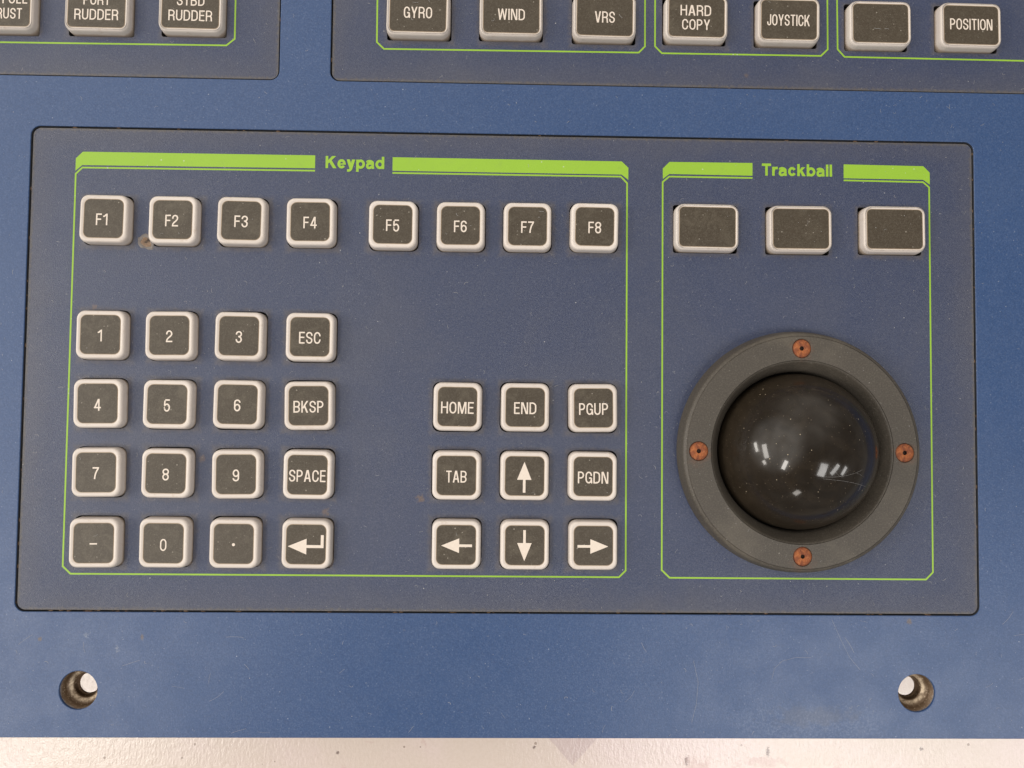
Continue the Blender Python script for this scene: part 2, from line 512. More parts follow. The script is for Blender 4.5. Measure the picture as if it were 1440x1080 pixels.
class MB:
    def __init__(self):
        self.v, self.f, self.mi, self.sm = [], [], [], []

    def add(self, pts):
        k = len(self.v)
        self.v += [tuple(p) for p in pts]
        return list(range(k, k + len(pts)))

    def face(self, idx, mi=0, sm=False):
        self.f.append(idx); self.mi.append(mi); self.sm.append(sm)

    def loft(self, loops, mi=0, sm=True, flip=False):
        ids = [self.add(l) for l in loops]
        for a, b in zip(ids, ids[1:]):
            n = len(a)
            for i in range(n):
                j = (i + 1) % n
                q = [a[i], a[j], b[j], b[i]]
                self.face(q[::-1] if flip else q, mi, sm)
        return ids

    def cap(self, loop, mi=0, up=True):
        ids = self.add(loop)
        self.face(ids if up else ids[::-1], mi, False)

    def poly_holes(self, outer, holes, mi=0):
        allp = [[Vector(p) for p in outer]] + [[Vector(p) for p in h] for h in holes]
        tri = tessellate_polygon(allp)
        flat = [p for l in allp for p in l]
        ids = self.add(flat)
        for t in tri:
            a, b, c = (flat[i] for i in t)
            nz = (b - a).cross(c - a).z
            if abs(nz) < 1e-12: continue
            self.face([ids[i] for i in (t if nz > 0 else t[::-1])], mi, False)

    def strip(self, pts, w, z, closed=False, mi=0):
        """flat ribbon along a polyline with mitred joins and butt ends"""
        P = [Vector((p[0], p[1])) for p in pts]
        n = len(P)
        L, Rr = [], []
        for i in range(n):
            if closed:
                a, b = P[i - 1], P[(i + 1) % n]
            else:
                a, b = P[max(i - 1, 0)], P[min(i + 1, n - 1)]
            d1 = (P[i] - a); d2 = (b - P[i])
            if d1.length < 1e-9: d1 = d2
            if d2.length < 1e-9: d2 = d1
            d1.normalize(); d2.normalize()
            t = (d1 + d2)
            if t.length < 1e-6: t = d1.copy()
            t.normalize()
            nn = Vector((-t.y, t.x))
            k = max(0.45, abs(nn.dot(Vector((-d1.y, d1.x)))))
            o = nn * (w / 2 / k)
            L.append((P[i].x + o.x, P[i].y + o.y, z)); Rr.append((P[i].x - o.x, P[i].y - o.y, z))
        li, ri = self.add(L), self.add(Rr)
        for i in range(n if closed else n - 1):
            j = (i + 1) % n
            self.face([ri[i], ri[j], li[j], li[i]], mi)

    def flat(self, pts, z, mi=0):
        a = sum(p[0] * q[1] - q[0] * p[1] for p, q in zip(pts, pts[1:] + pts[:1]))
        if a < 0: pts = pts[::-1]
        self.face(self.add([(p[0], p[1], z) for p in pts]), mi)

    def build(self, name, mats, parent=None, origin=(0, 0, 0)):
        me = bpy.data.meshes.new(name)
        o3 = Vector(origin)
        me.from_pydata([tuple((Vector(v) - o3) * MM) for v in self.v], [], self.f)
        for m in (mats if isinstance(mats, (list, tuple)) else [mats]):
            me.materials.append(m)
        me.polygons.foreach_set('material_index', self.mi)
        me.polygons.foreach_set('use_smooth', self.sm)
        me.update()
        bm = bmesh.new(); bm.from_mesh(me)
        bmesh.ops.remove_doubles(bm, verts=bm.verts, dist=1e-8)
        bm.to_mesh(me); bm.free()
        ob = bpy.data.objects.new(name, me)
        COL.objects.link(ob)
        ob.location = o3 * MM
        if parent is not None:
            ob.parent = parent
            ob.location = (o3 * MM) - world_loc(parent)
        return ob


def world_loc(o):
    l = Vector(o.location)
    while o.parent:
        o = o.parent
        l += Vector(o.location)
    return l


def thing(name, label, cat, loc=(0, 0, 0), group=None):
    o = bpy.data.objects.new(name, None)
    o.empty_display_size = 0.01
    COL.objects.link(o)
    o.location = Vector(loc) * MM
    o['label'] = label; o['category'] = cat
    if group: o['group'] = group
    return o


# ------------------------------------------------------------------ condensed lettering, drawn stroke by stroke (cap height 1)


def arc(cx, cy, rx, ry, a0, a1, n=10):
    return [(cx + rx * math.cos(math.radians(a0 + (a1 - a0) * i / n)), cy + ry * math.sin(math.radians(a0 + (a1 - a0) * i / n))) for i in range(n + 1)]


def bez(p0, p1, p2, p3, n=10):
    r = []
    for i in range(n + 1):
        t = i / n; u = 1 - t
        r.append(tuple(u**3 * a + 3 * u * u * t * b + 3 * u * t * t * c + t**3 * d for a, b, c, d in zip(p0, p1, p2, p3)))
    return r


def glyph(ch, s, bold=False):
    """-> (advance width, [('s', polyline, closed) | ('p', polygon)]) ; s = stroke width"""
    h = s / 2
    W = 0.50
    st = []
    if bold and ch in 'KT':
        st = []
        if ch == 'K':
            st.append(('s', [(h, 0), (h, 1)], False))
            st.append(('p', [(s * .8, .34), (s * .8, .62), (.70 - s * 1.35, 1), (.70, 1)]))
            st.append(('p', [(.74 - s * 1.2, 0), (.74, 0), (.40, .68), (.25, .50)]))
            return .74, st
        st.append(('s', [(0, 1 - h), (.62, 1 - h)], False))
        st.append(('s', [(.31, 0), (.31, 1 - s)], False))
        return .62, st
    def S_(pts, closed=False): st.append(('s', pts, closed))
    def D_(x0, y0, x1, y1, k=1.12): st.append(('p', [(x0 - h * k, y0), (x0 + h * k, y0), (x1 + h * k, y1), (x1 - h * k, y1)]))
    def oval(W, y0, y1, ry):
        rx = (W - s) / 2
        ry = min(ry, (y1 - y0) / 2)
        S_(arc(W / 2, y1 - ry, rx, ry, 0, 180) + arc(W / 2, y0 + ry, rx, ry, 180, 360)[0 if (y1 - y0) / 2 > ry else 1:], True)
    if ch == 'A':
        W = 0.56
        D_(h * 1.1, 0, W / 2 - h * .35, 1); D_(W - h * 1.1, 0, W / 2 + h * .35, 1)
        S_([(W * .24, .30), (W * .76, .30)])
    elif ch in 'BPRD':
        W = {'B': .52, 'P': .49, 'R': .52, 'D': .53}[ch]
        S_([(h, 0), (h, 1)])
        if ch == 'D':
            r = .26
            S_([(s, 1 - h), (W * .34, 1 - h)] + arc(W - h - r, 1 - h - r, r, r, 90, 0) + arc(W - h - r, h + r, r, r, 0, -90) + [(W * .34, h), (s, h)])
        else:
            yb = .46 if ch == 'P' else (.50 if ch == 'B' else .47)
            r = (1 - h - yb - h * .0) / 2 * .98
            cx = W - h - r * .85
            S_([(s, 1 - h)] + arc(cx, (1 - h + yb) / 2, r * .85, (1 - h - yb) / 2, 90, -90) + [(s, yb)])
            if ch == 'B':
                S_([(s, h)] + arc(W - h - .2, (h + .50) / 2, .2, (.50 - h) / 2, -90, 90)[:-1] + [(W - h - .2, .4999)])
            if ch == 'R':
                S_([(W * .5, yb)] + bez((W * .55, yb), (W * .86, yb - .02), (W - h * 1.25, yb - .1), (W - h * 1.25, .24), 8) + [(W - h * 1.15, .1), (W - h * .7, 0)])
    elif ch in 'CG':
        W = .52
        rx = (W - s) / 2; ry = .29
        p = [(W - h, .64)] + arc(W / 2, 1 - h - ry, rx, ry, 0, 180) + arc(W / 2, h + ry, rx, ry, 180, 360)
        if ch == 'C': S_(p + [(W - h, .37)])
        else:
            S_(p[:-1] + [(W - h, h + ry), (W - h, .47)]); S_([(W * .54, .455), (W - h * 1.0, .455)])
            S_([(W - h * .6, 0), (W - h * .6, .28)])
    elif ch in 'O0':
        W = .53 if ch == 'O' else .48
        oval(W, h, 1 - h, .29)
    elif ch == 'E':
        W = .44
        S_([(h, 0), (h, 1)]); S_([(s, 1 - h), (W, 1 - h)]); S_([(s, h), (W, h)]); S_([(s, .53), (W * .93, .53)])
    elif ch == 'F':
        W = .43
        S_([(h, 0), (h, 1)]); S_([(s, 1 - h), (W, 1 - h)]); S_([(s, .51), (W * .92, .51)])
    elif ch == 'H':
        W = .53
        S_([(h, 0), (h, 1)]); S_([(W - h, 0), (W - h, 1)]); S_([(s, .53), (W - s, .53)])
    elif ch == 'I':
        W = s
        S_([(h, 0), (h, 1)])
    elif ch == 'J':
        W = .40
        S_([(W - h, 1), (W - h, h + .2)] + arc(W / 2, h + .18, W / 2 - h, .18, 0, -180)[1:] + [(h, .34)])
    elif ch == 'K':
        W = .53
        S_([(h, 0), (h, 1)])
        D_(s, .36, W - h * 1.2, 1, 1.25); D_(W - h * 1.1, 0, W * .44, .60, 1.2)
    elif ch == 'L':
        W = .41
        S_([(h, 0), (h, 1)]); S_([(s, h), (W, h)])
    elif ch == 'M':
        W = .66
        S_([(h, 0), (h, 1)]); S_([(W - h, 0), (W - h, 1)])
        D_(W / 2, 0, s * .95, 1, 1.0); D_(W / 2, 0, W - s * .95, 1, 1.0)
    elif ch == 'N':
        W = .54
        S_([(h, 0), (h, 1)]); S_([(W - h, 0), (W - h, 1)]); D_(W - s * 1.0, 0, s * 1.0, 1, 1.1)
    elif ch == 'S':
        W = .50
        rx = (W - s) / 2; y1, y0 = 1 - h - .22, h + .225
        S_([(W - h, .68)] + arc(W / 2, y1, rx, .22, 0, 180) + bez((h, y1), (h, y1 - .27), (W - h, y0 + .27), (W - h, y0), 12)[1:] + arc(W / 2, y0, rx, .225, 0, -180)[1:] + [(h, .33)])
    elif ch == 'T':
        W = .47
        S_([(0, 1 - h), (W, 1 - h)]); S_([(W / 2, 0), (W / 2, 1 - s)])
    elif ch == 'U':
        W = .52
        S_([(h, 1), (h, h + .26)] + arc(W / 2, h + .26, W / 2 - h, .26, 180, 360)[1:] + [(W - h, 1)])
    elif ch == 'V':
        W = .53
        D_(W / 2 - h * .3, 0, h * 1.1, 1); D_(W / 2 + h * .3, 0, W - h * 1.1, 1)
    elif ch == 'W':
        W = .78
        q = W / 4
        D_(q, 0, h * 1.1, 1, 1.0); D_(q, 0, W / 2, 1, 1.0); D_(W - q, 0, W / 2, 1, 1.0); D_(W - q, 0, W - h * 1.1, 1, 1.0)
    elif ch == 'Y':
        W = .54
        S_([(W / 2, 0), (W / 2, .42)])
        D_(W / 2 - h * .1, .40, h * 1.1, 1); D_(W / 2 + h * .1, .40, W - h * 1.1, 1)
    elif ch == '1':
        W = .34
        S_([(W - h, 0), (W - h, 1)]); S_([(0, .76), (W * .30, .775), (W - s * .9, .93)])
    elif ch == '2':
        W = .48
        rx = (W - s) / 2
        S_([(h, .66)] + arc(W / 2, 1 - h - .23, rx, .23, 180, 0) + bez((W - h, .70), (W - h, .48), (h * 1.1, .36), (h * 1.1, s), 10)[1:])
        S_([(0, h), (W, h)])
    elif ch == '3':
        W = .48
        rx = (W - s) / 2
        S_([(h, .70)] + arc(W / 2, 1 - h - .2, rx, .2, 180, -60) + [(W * .62, .535), (W * .40, .53)])
        S_([(W * .42, .529)] + arc(W / 2, h + .225, rx, .235, 80, -180) + [(h, .31)])
    elif ch == '4':
        W = .52
        S_([(W * .70, 0), (W * .70, 1)]); S_([(0, .27), (W, .27)]); D_(h * 1.1, .24, W * .70 - h * .3, 1, 1.1)
    elif ch == '5':
        W = .48
        rx = (W - s) / 2
        S_([(h * 1.9, 1 - h), (W * .94, 1 - h)]); S_([(h * 1.5, 1 - s), (h * 1.1, .46)])
        S_(arc(W / 2, h + .25, rx, .29, 152, -180, 18) + [(h, .27)])
    elif ch in '69':
        W = .48
        rx = (W - s) / 2
        a = arc(W / 2, h + .26, rx, .26, 0, 360, 20)
        b = [(W - h, .74)] + arc(W / 2, 1 - h - .2, rx, .2, 15, 180, 10) + bez((h, .73), (h, .6), (h, .45), (h, .3), 6)[1:]
        if ch == '9':
            a = [(W - x, 1 - y) for x, y in a]; b = [(W - x, 1 - y) for x, y in b]
        S_(a[:-1], True); S_(b)
    elif ch == '7':
        W = .46
        S_([(0, 1 - h), (W, 1 - h)])
        S_(bez((W - h, 1 - s), (W * .58, .68), (W * .36, .36), (W * .34, 0), 8))
    elif ch == '8':
        W = .49
        oval(W, .53, 1 - h, .24)
        oval(W, h, .532, .26)
    elif ch == '-':
        W = .60
        S_([(0, .5), (W, .5)])
    elif ch == '.':
        W = .24
        st.append(('p', arc(.12, .49, .12, .12, 0, 330, 11)))
    elif ch == ' ':
        W = .25
    # lower case, for the titles (x-height .74)
    elif ch == 'a':
        W = .57; rx = (W - s) / 2
        S_([(h * .95, .50)] + bez((h * .95, .54), (h * 1.1, .74 - h * .8), (W - s, .76 - h), (W - h * 1.25, .50), 10)[1:] + [(W - h * 1.25, .16), (W - h * .9, 0)])
        S_([(W - s * 1.0, .445)] + bez((W - s * 1.1, .43), (W * .25, .43), (h * .95, .40), (h * .95, .21), 10)[1:] + bez((h * .95, .21), (h * .95, .02), (W * .55, .03), (W - s * 1.0, .20), 8)[1:])
    elif ch in 'bdp':
        W = .61; rx = (W - s) / 2
        S_(arc(W / 2, .37, rx, .375 - h, 0, 360, 24)[:-1], True)
        if ch == 'b': S_([(h, 0), (h, 1)])
        if ch == 'd': S_([(W - h, 0), (W - h, 1)])
        if ch == 'p': S_([(h, -.26), (h, .74)])
    elif ch == 'c':
        W = .56; rx = (W - s) / 2
        S_(arc(W / 2, .37, rx, .375 - h, 28, 332, 20))
    elif ch == 'e':
        W = .57; rx = (W - s) / 2
        S_(arc(W / 2, .37, rx, .375 - h, 0, 325, 22))
        S_([(s * .7, .345), (W - h * .1, .345)])
        st[-1] = ('p', [(s * .7, .30), (W - .005, .30), (W - .005, .41), (s * .7, .41)])
    elif ch == 'k':
        W = .58
        S_([(h, 0), (h, 1)])
        st.append(('p', [(s * .8, .24), (s * .8, .48), (W - .03 - s * 1.25, .74), (W - .03, .74)]))
        st.append(('p', [(W - s * 1.2, 0), (W, 0), (.33, .52), (.20, .38)]))
    elif ch == 'l':
        W = s
        S_([(h, 0), (h, 1)])
    elif ch == 'r':
        W = .39
        S_([(h, 0), (h, .74)]); S_([(h * 1.1, .40)] + bez((h * 1.2, .56), (s * 1.0, .74 - h), (W * .7, .75 - h), (W, .74 - h), 8)[1:])
    elif ch == 'y':
        W = .57
        st.append(('p', [(0, .74), (s * 1.12, .74), (W / 2 + s * .55, 0.0), (W / 2 - s * .48, 0.0)]))
        st.append(('p', [(W, .74), (W - s * 1.12, .74), (W / 2 - s * .62, -.12), (W / 2 + s * .38, -.12)]))
        S_(bez((W / 2 - s * .0, -.02), (W / 2 - s * .25, -.16), (W * .3, -.27 + h * .9), (W * .06, -.255 + h), 8))
    return W, st


def text(mb, string, cx, cy, z, cap, width=None, stroke=0.155, gap=0.105, mi=0, bold=False):
    """lettering centred on cx, cap-height band centred on cy; scaled in x to 'width'"""
    gl = [glyph(c, stroke, bold) for c in string]
    tot = sum(g[0] for g in gl) + gap * (len(gl) - 1)
    sx = (width / tot) if width else cap
    x = cx - tot * sx / 2
    y = cy - cap / 2
    k = 0
    for W_, st in gl:
        for it in st:
            zz = z + 0.004 * (k % 9); k += 1
            pts = [(x + p[0] * sx, y + p[1] * cap) for p in it[1]]
            if it[0] == 's': mb.strip(pts, stroke * (cap * .5 + min(sx, cap * 1.15) * .5), zz, it[2], mi)
            else: mb.flat(pts, zz, mi)
        x += (W_ + gap) * sx


# ------------------------------------------------------------------ layout (mm)
P = 19.05
RX = 98.27
cap_m, groove_m, label_m, ink_m, edge_m = mat_cap(), mat_groove(), mat_label(), mat_ink(), mat_edge_dust()
green_m, dark_m, ring_m, rust_m, steel_m = mat_green(), mat_dark(), mat_ring(), mat_rust(), mat_steel()
blue_m = mat_blue()

MAIN = dict(cx=111.85, cy=-8.67, hx=133.95, hy=67.3, r=2.3)        # the plate with keypad and trackball
ULM = dict(cx=-26.9, cy=133.7, hx=73.1, hy=60.0, r=2.3)
URM = dict(cx=221.3, cy=133.75, hx=160.0, hy=60.0, r=2.3)
RING = (194.15, -30.5)
HOLES = [(-4.48, -97.62), (227.91, -97.8)]

SQ = dict(hx=6.75, hy=6.75)
BT = dict(hx=9.0, hy=6.68)

KEYS = []   # text, x, y, width of lettering, label
c4 = 57.62
KEYS += [('F1', -0.05, 31.99, 3.2, 'square key marked F1'), ('F2', 18.94, 31.93, 3.6, 'square key marked F2'),
         ('F3', 37.88, 31.98, 3.75, 'square key marked F3'), ('F4', 57.02, 31.98, 3.75, 'square key marked F4'),
         ('F5', 79.41, 31.60, 3.7, 'square key marked F5'), ('F6', 98.40, 31.51, 3.6, 'square key marked F6'),
         ('F7', 117.21, 31.64, 3.6, 'square key marked F7'), ('F8', 136.11, 31.76, 3.6, 'square key marked F8')]
rows = [[('1', 1.15), ('2', 1.75), ('3', 1.75), ('ESC', 5.95)], [('4', 1.9), ('5', 1.75), ('6', 1.8), ('BKSP', 8.25)],
        [('7', 1.75), ('8', 1.8), ('9', 1.8), ('SPACE', 10.0)], [('-', 2.0), ('0', 1.75), ('.', None), ('ENTER', None)]]
for r, row in enumerate(rows):
    for c, (t, w) in enumerate(row):
        x = [0.02, 18.95, 38.05, c4][c] + random.uniform(-.08, .08)
        nm = {'-': 'square key marked with a dash', '.': 'square key marked with a dot', 'ENTER': 'square key marked with a bent return arrow'}.get(t, 'square key marked ' + t)
        KEYS.append((t, x, -r * P + random.uniform(-.1, .1), w, nm))
rblock = [[('HOME', 9.05), ('END', 6.2), ('PGUP', 8.1)], [('TAB', 5.65), ('UP', None), ('PGDN', 8.5)], [('LEFT', None), ('DOWN', None), ('RIGHT', None)]]
for r, row in enumerate(rblock):
    for c, (t, w) in enumerate(row):
        nm = ('square key marked with an arrow pointing ' + t.lower()) if w is None else 'square key marked ' + t
        KEYS.append((t, RX + c * P + ([-.1, -.28, -.35] if r < 2 else [.0, -.08, -.1])[c], -(r + 1) * P + 0.1, w, nm))
TBTN = [(168.2, 32.45), (194.8, 32.4), (221.6, 32.65)]
ULB = [(-29.9, 91.4, [('FULL', 3.75, 2.35, 6.9), ('THRUST', .45, -2.0, 10.7)], 'oblong button marked THRUST'),
       (-3.5, 91.55, [('PORT', 0, 2.3, 7.4), ('RUDDER', 0, -2.0, 12.2)], 'oblong button marked PORT RUDDER'),
       (22.6, 91.85, [('STBD', 0, 2.3, 7.7), ('RUDDER', 0, -2.05, 12.2)], 'oblong button marked STBD RUDDER')]
URB = [(86.1, 92.4, [('GYRO', 0, -.2, 8.0)], 'oblong button marked GYRO'), (112.35, 92.5, [('WIND', 0, -.35, 7.7)], 'oblong button marked WIND'),
       (138.85, 92.4, [('VRS', 0, -.35, 5.7)], 'oblong button marked VRS'),
       (165.1, 92.55, [('HARD', -.3, 1.95, 8.8), ('COPY', -.2, -2.15, 8.0)], 'oblong button marked HARD COPY'),
       (191.6, 92.4, [('JOYSTICK', -.2, -.15, 12.2)], 'oblong button marked JOYSTICK'),
       (217.8, 91.9, [], 'oblong button with a blank dark face'), (244.0, 91.9, [('POSITION', 0, .2, 12.4)], 'oblong button marked POSITION')]

ULB = [(x - .5, y + .35, l, nm) for x, y, l, nm in ULB]
URB = [(x + dx, y + .2, l, nm) for (x, y, l, nm), dx in zip(URB, (-.2, -.1, 0, .05, .1, .3, .3))]

# ------------------------------------------------------------------ the setting: table top under the console
TZ = -60.0
tb = MB()
tb.loft([rrect(110, -20, 520, 380, 6, TZ), rrect(110, -20, 520, 380, 6, TZ - 30)], flip=True, sm=False)
tb.cap(rrect(110, -20, 520, 380, 6, TZ))
table = tb.build('tabletop', mat_table())
table['kind'] = 'structure'

# ------------------------------------------------------------------ console panel (blue)
console = thing('console_panel', 'blue painted metal console panel with two drilled holes along its front edge', 'console panel', (110, 0, TZ))
ZB = 0.45
mb = MB()
OUT = dict(cx=110, cy=49.6, hx=320, hy=160.0, r=3.0)


def rr(d, off, z, n=8):
    return rrect(d['cx'], d['cy'], d['hx'] + off, d['hy'] + off, d['r'] + off, z, n)


GAP = 0.36
BEV = [(0.20, 0.0), (0.12, -0.015), (0.055, -0.06), (0.015, -0.13), (0.0, -0.22), (0.0, -5.6)]
hole_loops = []
for d in (MAIN, ULM, URM):
    hole_loops.append(rr(d, GAP + BEV[0][0], ZB)[::-1])
    mb.loft([rr(d, GAP + o, ZB + z) for o, z in BEV[:5]], mi=0)
    mb.loft([rr(d, GAP + o, ZB + z) for o, z in BEV[4:]], mi=1)
for (x, y) in HOLES:
    hole_loops.append(circle(x, y, 5.2 + .20, ZB)[::-1])
    mb.loft([circle(x, y, 5.2 + o, ZB + z) for o, z in BEV[:5]] + [circle(x, y, 5.2, -.25)], mi=0)
mb.poly_holes(rr(OUT, -BEV[0][0], ZB), hole_loops)
mb.loft([rr(OUT, -o, ZB + z) for o, z in BEV], flip=True)
face = mb.build('faceplate', [blue_m, mat_dark('grey_cut_edge', (.022, .023, .026))], console)

for (x, y) in HOLES:
    mb = MB()
    prof = [(5.195, -.25), (5.15, -2.9), (4.6, -3.25), (3.75, -3.55), (3.55, -3.75)]
    for i in range(7):
        prof += [(3.15 if i % 2 else 3.4, -3.9 - i * .22)]
    prof += [(3.0, -5.5), (2.85, -5.65), (2.8, -6.1)]
    mb.loft([circle(x + (.0 if k < 5 else random.uniform(-.05, .05)), y, r, z, 48) for k, (r, z) in enumerate(prof)])
    mb.loft([circle(x, y, 5.195, -.25, 48), circle(x, y, 5.9, -.3, 48), circle(x, y, 5.9, -6.1, 48), circle(x, y, 2.8, -6.1, 48)], flip=True)
    b = mb.build('threaded_bushing', [steel_m], console, (x, y, 0))
mb = MB()
mb.loft([rrect(110, 70, 300, 132, 4, TZ), rrect(110, 70, 300, 132, 4, -5.7)], sm=False)
mb.cap(rrect(110, 70, 300, 132, 4, -5.7))
mb.build('housing', [dark_m], console)

# ------------------------------------------------------------------ keys


def make_key(parent, name, x, y, d, lines, label, rot=0.0, dz=0.0):
    """ivory cap with a sunken dark insert; lettering is printed on the insert"""
    sq = d is SQ
    hx, hy = d['hx'], d['hy']
    r0 = 2.3 if sq else 2.5
    top = 2.95 if sq else 2.6
    x += (x - 108.91) * (3.1 - top) / 217.4
    y += (y + 21.05) * (3.1 - top) / 217.4
    ri = 1.7 if sq else 1.35
    lx, ly = (5.45, 5.45) if sq else (8.0, 5.68)
    mb = MB()
    K = 6
    L = [(0.10, -4.5), (0.10, -0.3), (0.03, top * .35), (-0.03, top - .95), (-0.07, top - .65), (-0.15, top - .40), (-0.27, top - .20), (-0.42, top - .07), (-0.62, top)]
    loops = [rrect(0, 0, hx + o, hy + o, r0 + o * .6, z, K) for o, z in L]
    inner0 = rrect(0, 0, lx + .42, ly + .42, ri + .36, top - .02, K)
    mb.loft(loops + [rrect(0, 0, lx + .56, ly + .56, ri + .46, top, K), inner0, rrect(0, 0, lx + .12, ly + .12, ri + .1, top - .13, K)], flip=True)
    mb.loft([rrect(0, 0, lx + .12, ly + .12, ri + .1, top - .13, K), rrect(0, 0, lx - .06, ly - .06, ri, top - .17, K)], mi=1, flip=True)
    mb.cap(rrect(0, 0, lx - .06, ly - .06, ri, top - .171, K), mi=1)
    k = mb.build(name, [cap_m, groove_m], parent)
    k.location = Vector((x, y, dz)) * MM - world_loc(parent)
    k.rotation_euler = (random.uniform(-.012, .012), random.uniform(-.012, .012), rot)
    k['label'] = label
    lb = MB()
    zl = top - .11
    ex, ey = lx + .03, ly + .03
    lb.loft([rrect(0, 0, ex, ey, ri, zl - .06, K), rrect(0, 0, ex - .05, ey - .05, ri - .05, zl, K), rrect(0, 0, ex - .16, ey - .16, ri - .12, zl, K)], mi=2, sm=False, flip=True)
    lb.cap(rrect(0, 0, ex - .16, ey - .16, ri - .12, zl, K), mi=0)
    zt = zl + .02
    for t in lines:
        s, ox, oy, w = t
        if s == 'ENTER':
            lb.flat([(-4.95, -.55), (0.15, -2.75), (0.15, 1.55)], zt, 1)
            lb.strip([(0.1, -.55), (4.42, -.55), (4.42, 2.6)], .80, zt + .006, False, 1)
        elif s in ('UP', 'DOWN', 'LEFT', 'RIGHT'):
            a = {'UP': 0, 'LEFT': 90, 'DOWN': 180, 'RIGHT': 270}[s]
            q = [(0, 4.1), (-2.0, -.85), (2.0, -.85)]
            ca, sa = math.cos(math.radians(a)), math.sin(math.radians(a))
            rt = lambda p: (p[0] * ca - p[1] * sa - .1 * (s in ('UP', 'DOWN')), p[0] * sa + p[1] * ca - .2)
            lb.flat([rt(p) for p in q], zt, 1)
            lb.strip([rt((0, -.8)), rt((0, -4.4))], .72, zt + .006, False, 1)
        elif s == '.':
            lb.flat(arc(.0, -.22, .42, .42, 0, 342, 19), zt, 1)
        else:
            cap = 3.25 if len(lines) == 1 else 3.05
            st = .112
            if s == '0': st = .10
            if s == '-': st = .115
            text(lb, s, ox, oy, zt, cap, w, st, mi=1)
    l = lb.build(name + '_label', [label_m, ink_m, edge_m])
    l.parent = k
    l.location = (0, 0, 0)
    if not lines:
        l['label'] = 'blank dark brown face'
    return k


def plate_with_holes(name, d, holes, mats, parent, circ=None):
    mb = MB()
    hl = [rrect(x, y, hx, hy, r, 0.0, 4)[::-1] for (x, y, hx, hy, r) in holes]
    for (x, y, hx, hy, r) in holes:
        mb.loft([rrect(x, y, hx, hy, r, 0.0, 4), rrect(x, y, hx, hy, r, -1.5, 4)], mi=1, sm=False)
    if circ:
        hl.append(circle(*circ, 0.0, 48)[::-1])
        mb.loft([circle(*circ, 0.0, 48), circle(*circ, -1.5, 48)], mi=1)
    mb.poly_holes(rr(d, -.12, 0.0), hl)
    mb.loft([rr(d, -.12, 0.0), rr(d, -.03, -.04), rr(d, 0, -.14), rr(d, 0, -4.5)], flip=True)
    return mb.build(name, mats, parent)


def border_strip(mb, pts, w=0.46, z=0.02, closed=False):
    mb.strip(pts, w, z, closed)


# ---- centre module
keypad = thing('keypad_module', 'large grey-blue plate titled Keypad and Trackball with ivory rimmed keys', 'keypad', (111.8, -8.56, -4.5))
kh = []
KEYS = [(t, x + (-.28 if x < 70 else .25), y + (.32 if y > 20 else .08), w, nm) for t, x, y, w, nm in KEYS]
for t, x, y, w, nm in KEYS:
    kh.append((x + random.uniform(-.12, .12), y + random.uniform(-.12, .16), 7.02, 7.02, 2.0))
for x, y in TBTN:
    kh.append((x + random.uniform(-.1, .1), y + random.uniform(-.1, .1), 9.2, 6.9, 0.7))
ov_main = mat_overlay('grey_blue_overlay', [(MAIN['cx'], MAIN['cy'], MAIN['hx'], MAIN['hy'])],
                      [(28.5, 31.9, 36.6, 8.2, -.2, P, 31.95, P, 7.1, 7.1), (107.8, 31.7, 36.6, 8.2, 98.45, P, 31.8, P, 7.1, 7.1), (28.7, -28.5, 36.6, 36.6, -.2, P, 0, P, 7.1, 7.1),
                       (117.3, -38.1, 27.4, 27.2, 98.3, P, .1, P, 7.1, 7.1), (194.9, 32.4, 36.6, 8.0, 194.8, 26.7, 32.4, 40, 9.2, 6.9)],
                      [(-3.5, 8.0, .9, .5), (88.3, -44.8, 1.3, .55), (27.5, -34.0, 1.1, .45), (62, -48.6, 1.2, .5), (14.0, -34.5, .6, .3)])
plate_with_holes('overlay_plate', MAIN, kh, [ov_main, dark_m], keypad, (RING[0], RING[1], 25.5))

mb = MB()
mb.flat([(-8.1, 51.92), (57.1, 52.0), (57.1, 48.3), (-8.15, 48.1), (-10.0, 46.45), (-10.0, 50.0)], .03)
mb.flat([(79.0, 51.85), (144.35, 51.75), (146.25, 49.95), (146.25, 46.45), (144.3, 47.95), (79.0, 47.95)], .03)
border_strip(mb, [(57.1, 47.6), (-8.1, 47.4), (-9.9, 45.6), (-9.97, -64.0), (-7.8, -66.05), (144.1, -66.15), (145.97, -64.3), (145.9, 45.5), (144.1, 47.35), (79.0, 47.33)])
g1 = mb.build('printed_border', [green_m], keypad)
g1['label'] = 'lime green printed frame round the keypad keys'
mb = MB()
mb.flat([(158.05, 51.85), (182.0, 51.95), (182.0, 48.25), (158.0, 48.35), (156.15, 46.85), (156.15, 49.9)], .03)
mb.flat([(208.4, 52.0), (231.6, 51.85), (233.45, 50.0), (233.45, 46.5), (231.5, 47.9), (208.4, 47.95)], .03)
border_strip(mb, [(182.0, 47.6), (158.0, 47.6), (156.12, 46.0), (156.12, -64.1), (158.35, -66.22), (231.1, -66.3), (233.1, -64.3), (233.25, 45.7), (231.5, 47.2), (208.4, 47.35)])
g2 = mb.build('printed_border', [green_m], keypad)
g2['label'] = 'lime green printed frame round the trackball and three blank buttons'
for s, x, y, w in (('Keypad', 68.35, 50.15, 16.7), ('Trackball', 194.9, 50.1, 20.4)):
    mb = MB()
    text(mb, s, x, y, .03, 3.5, w, .195, .05, 0, True)
    t = mb.build('printed_title', [green_m], keypad)
    t['label'] = 'lime green printed word ' + s

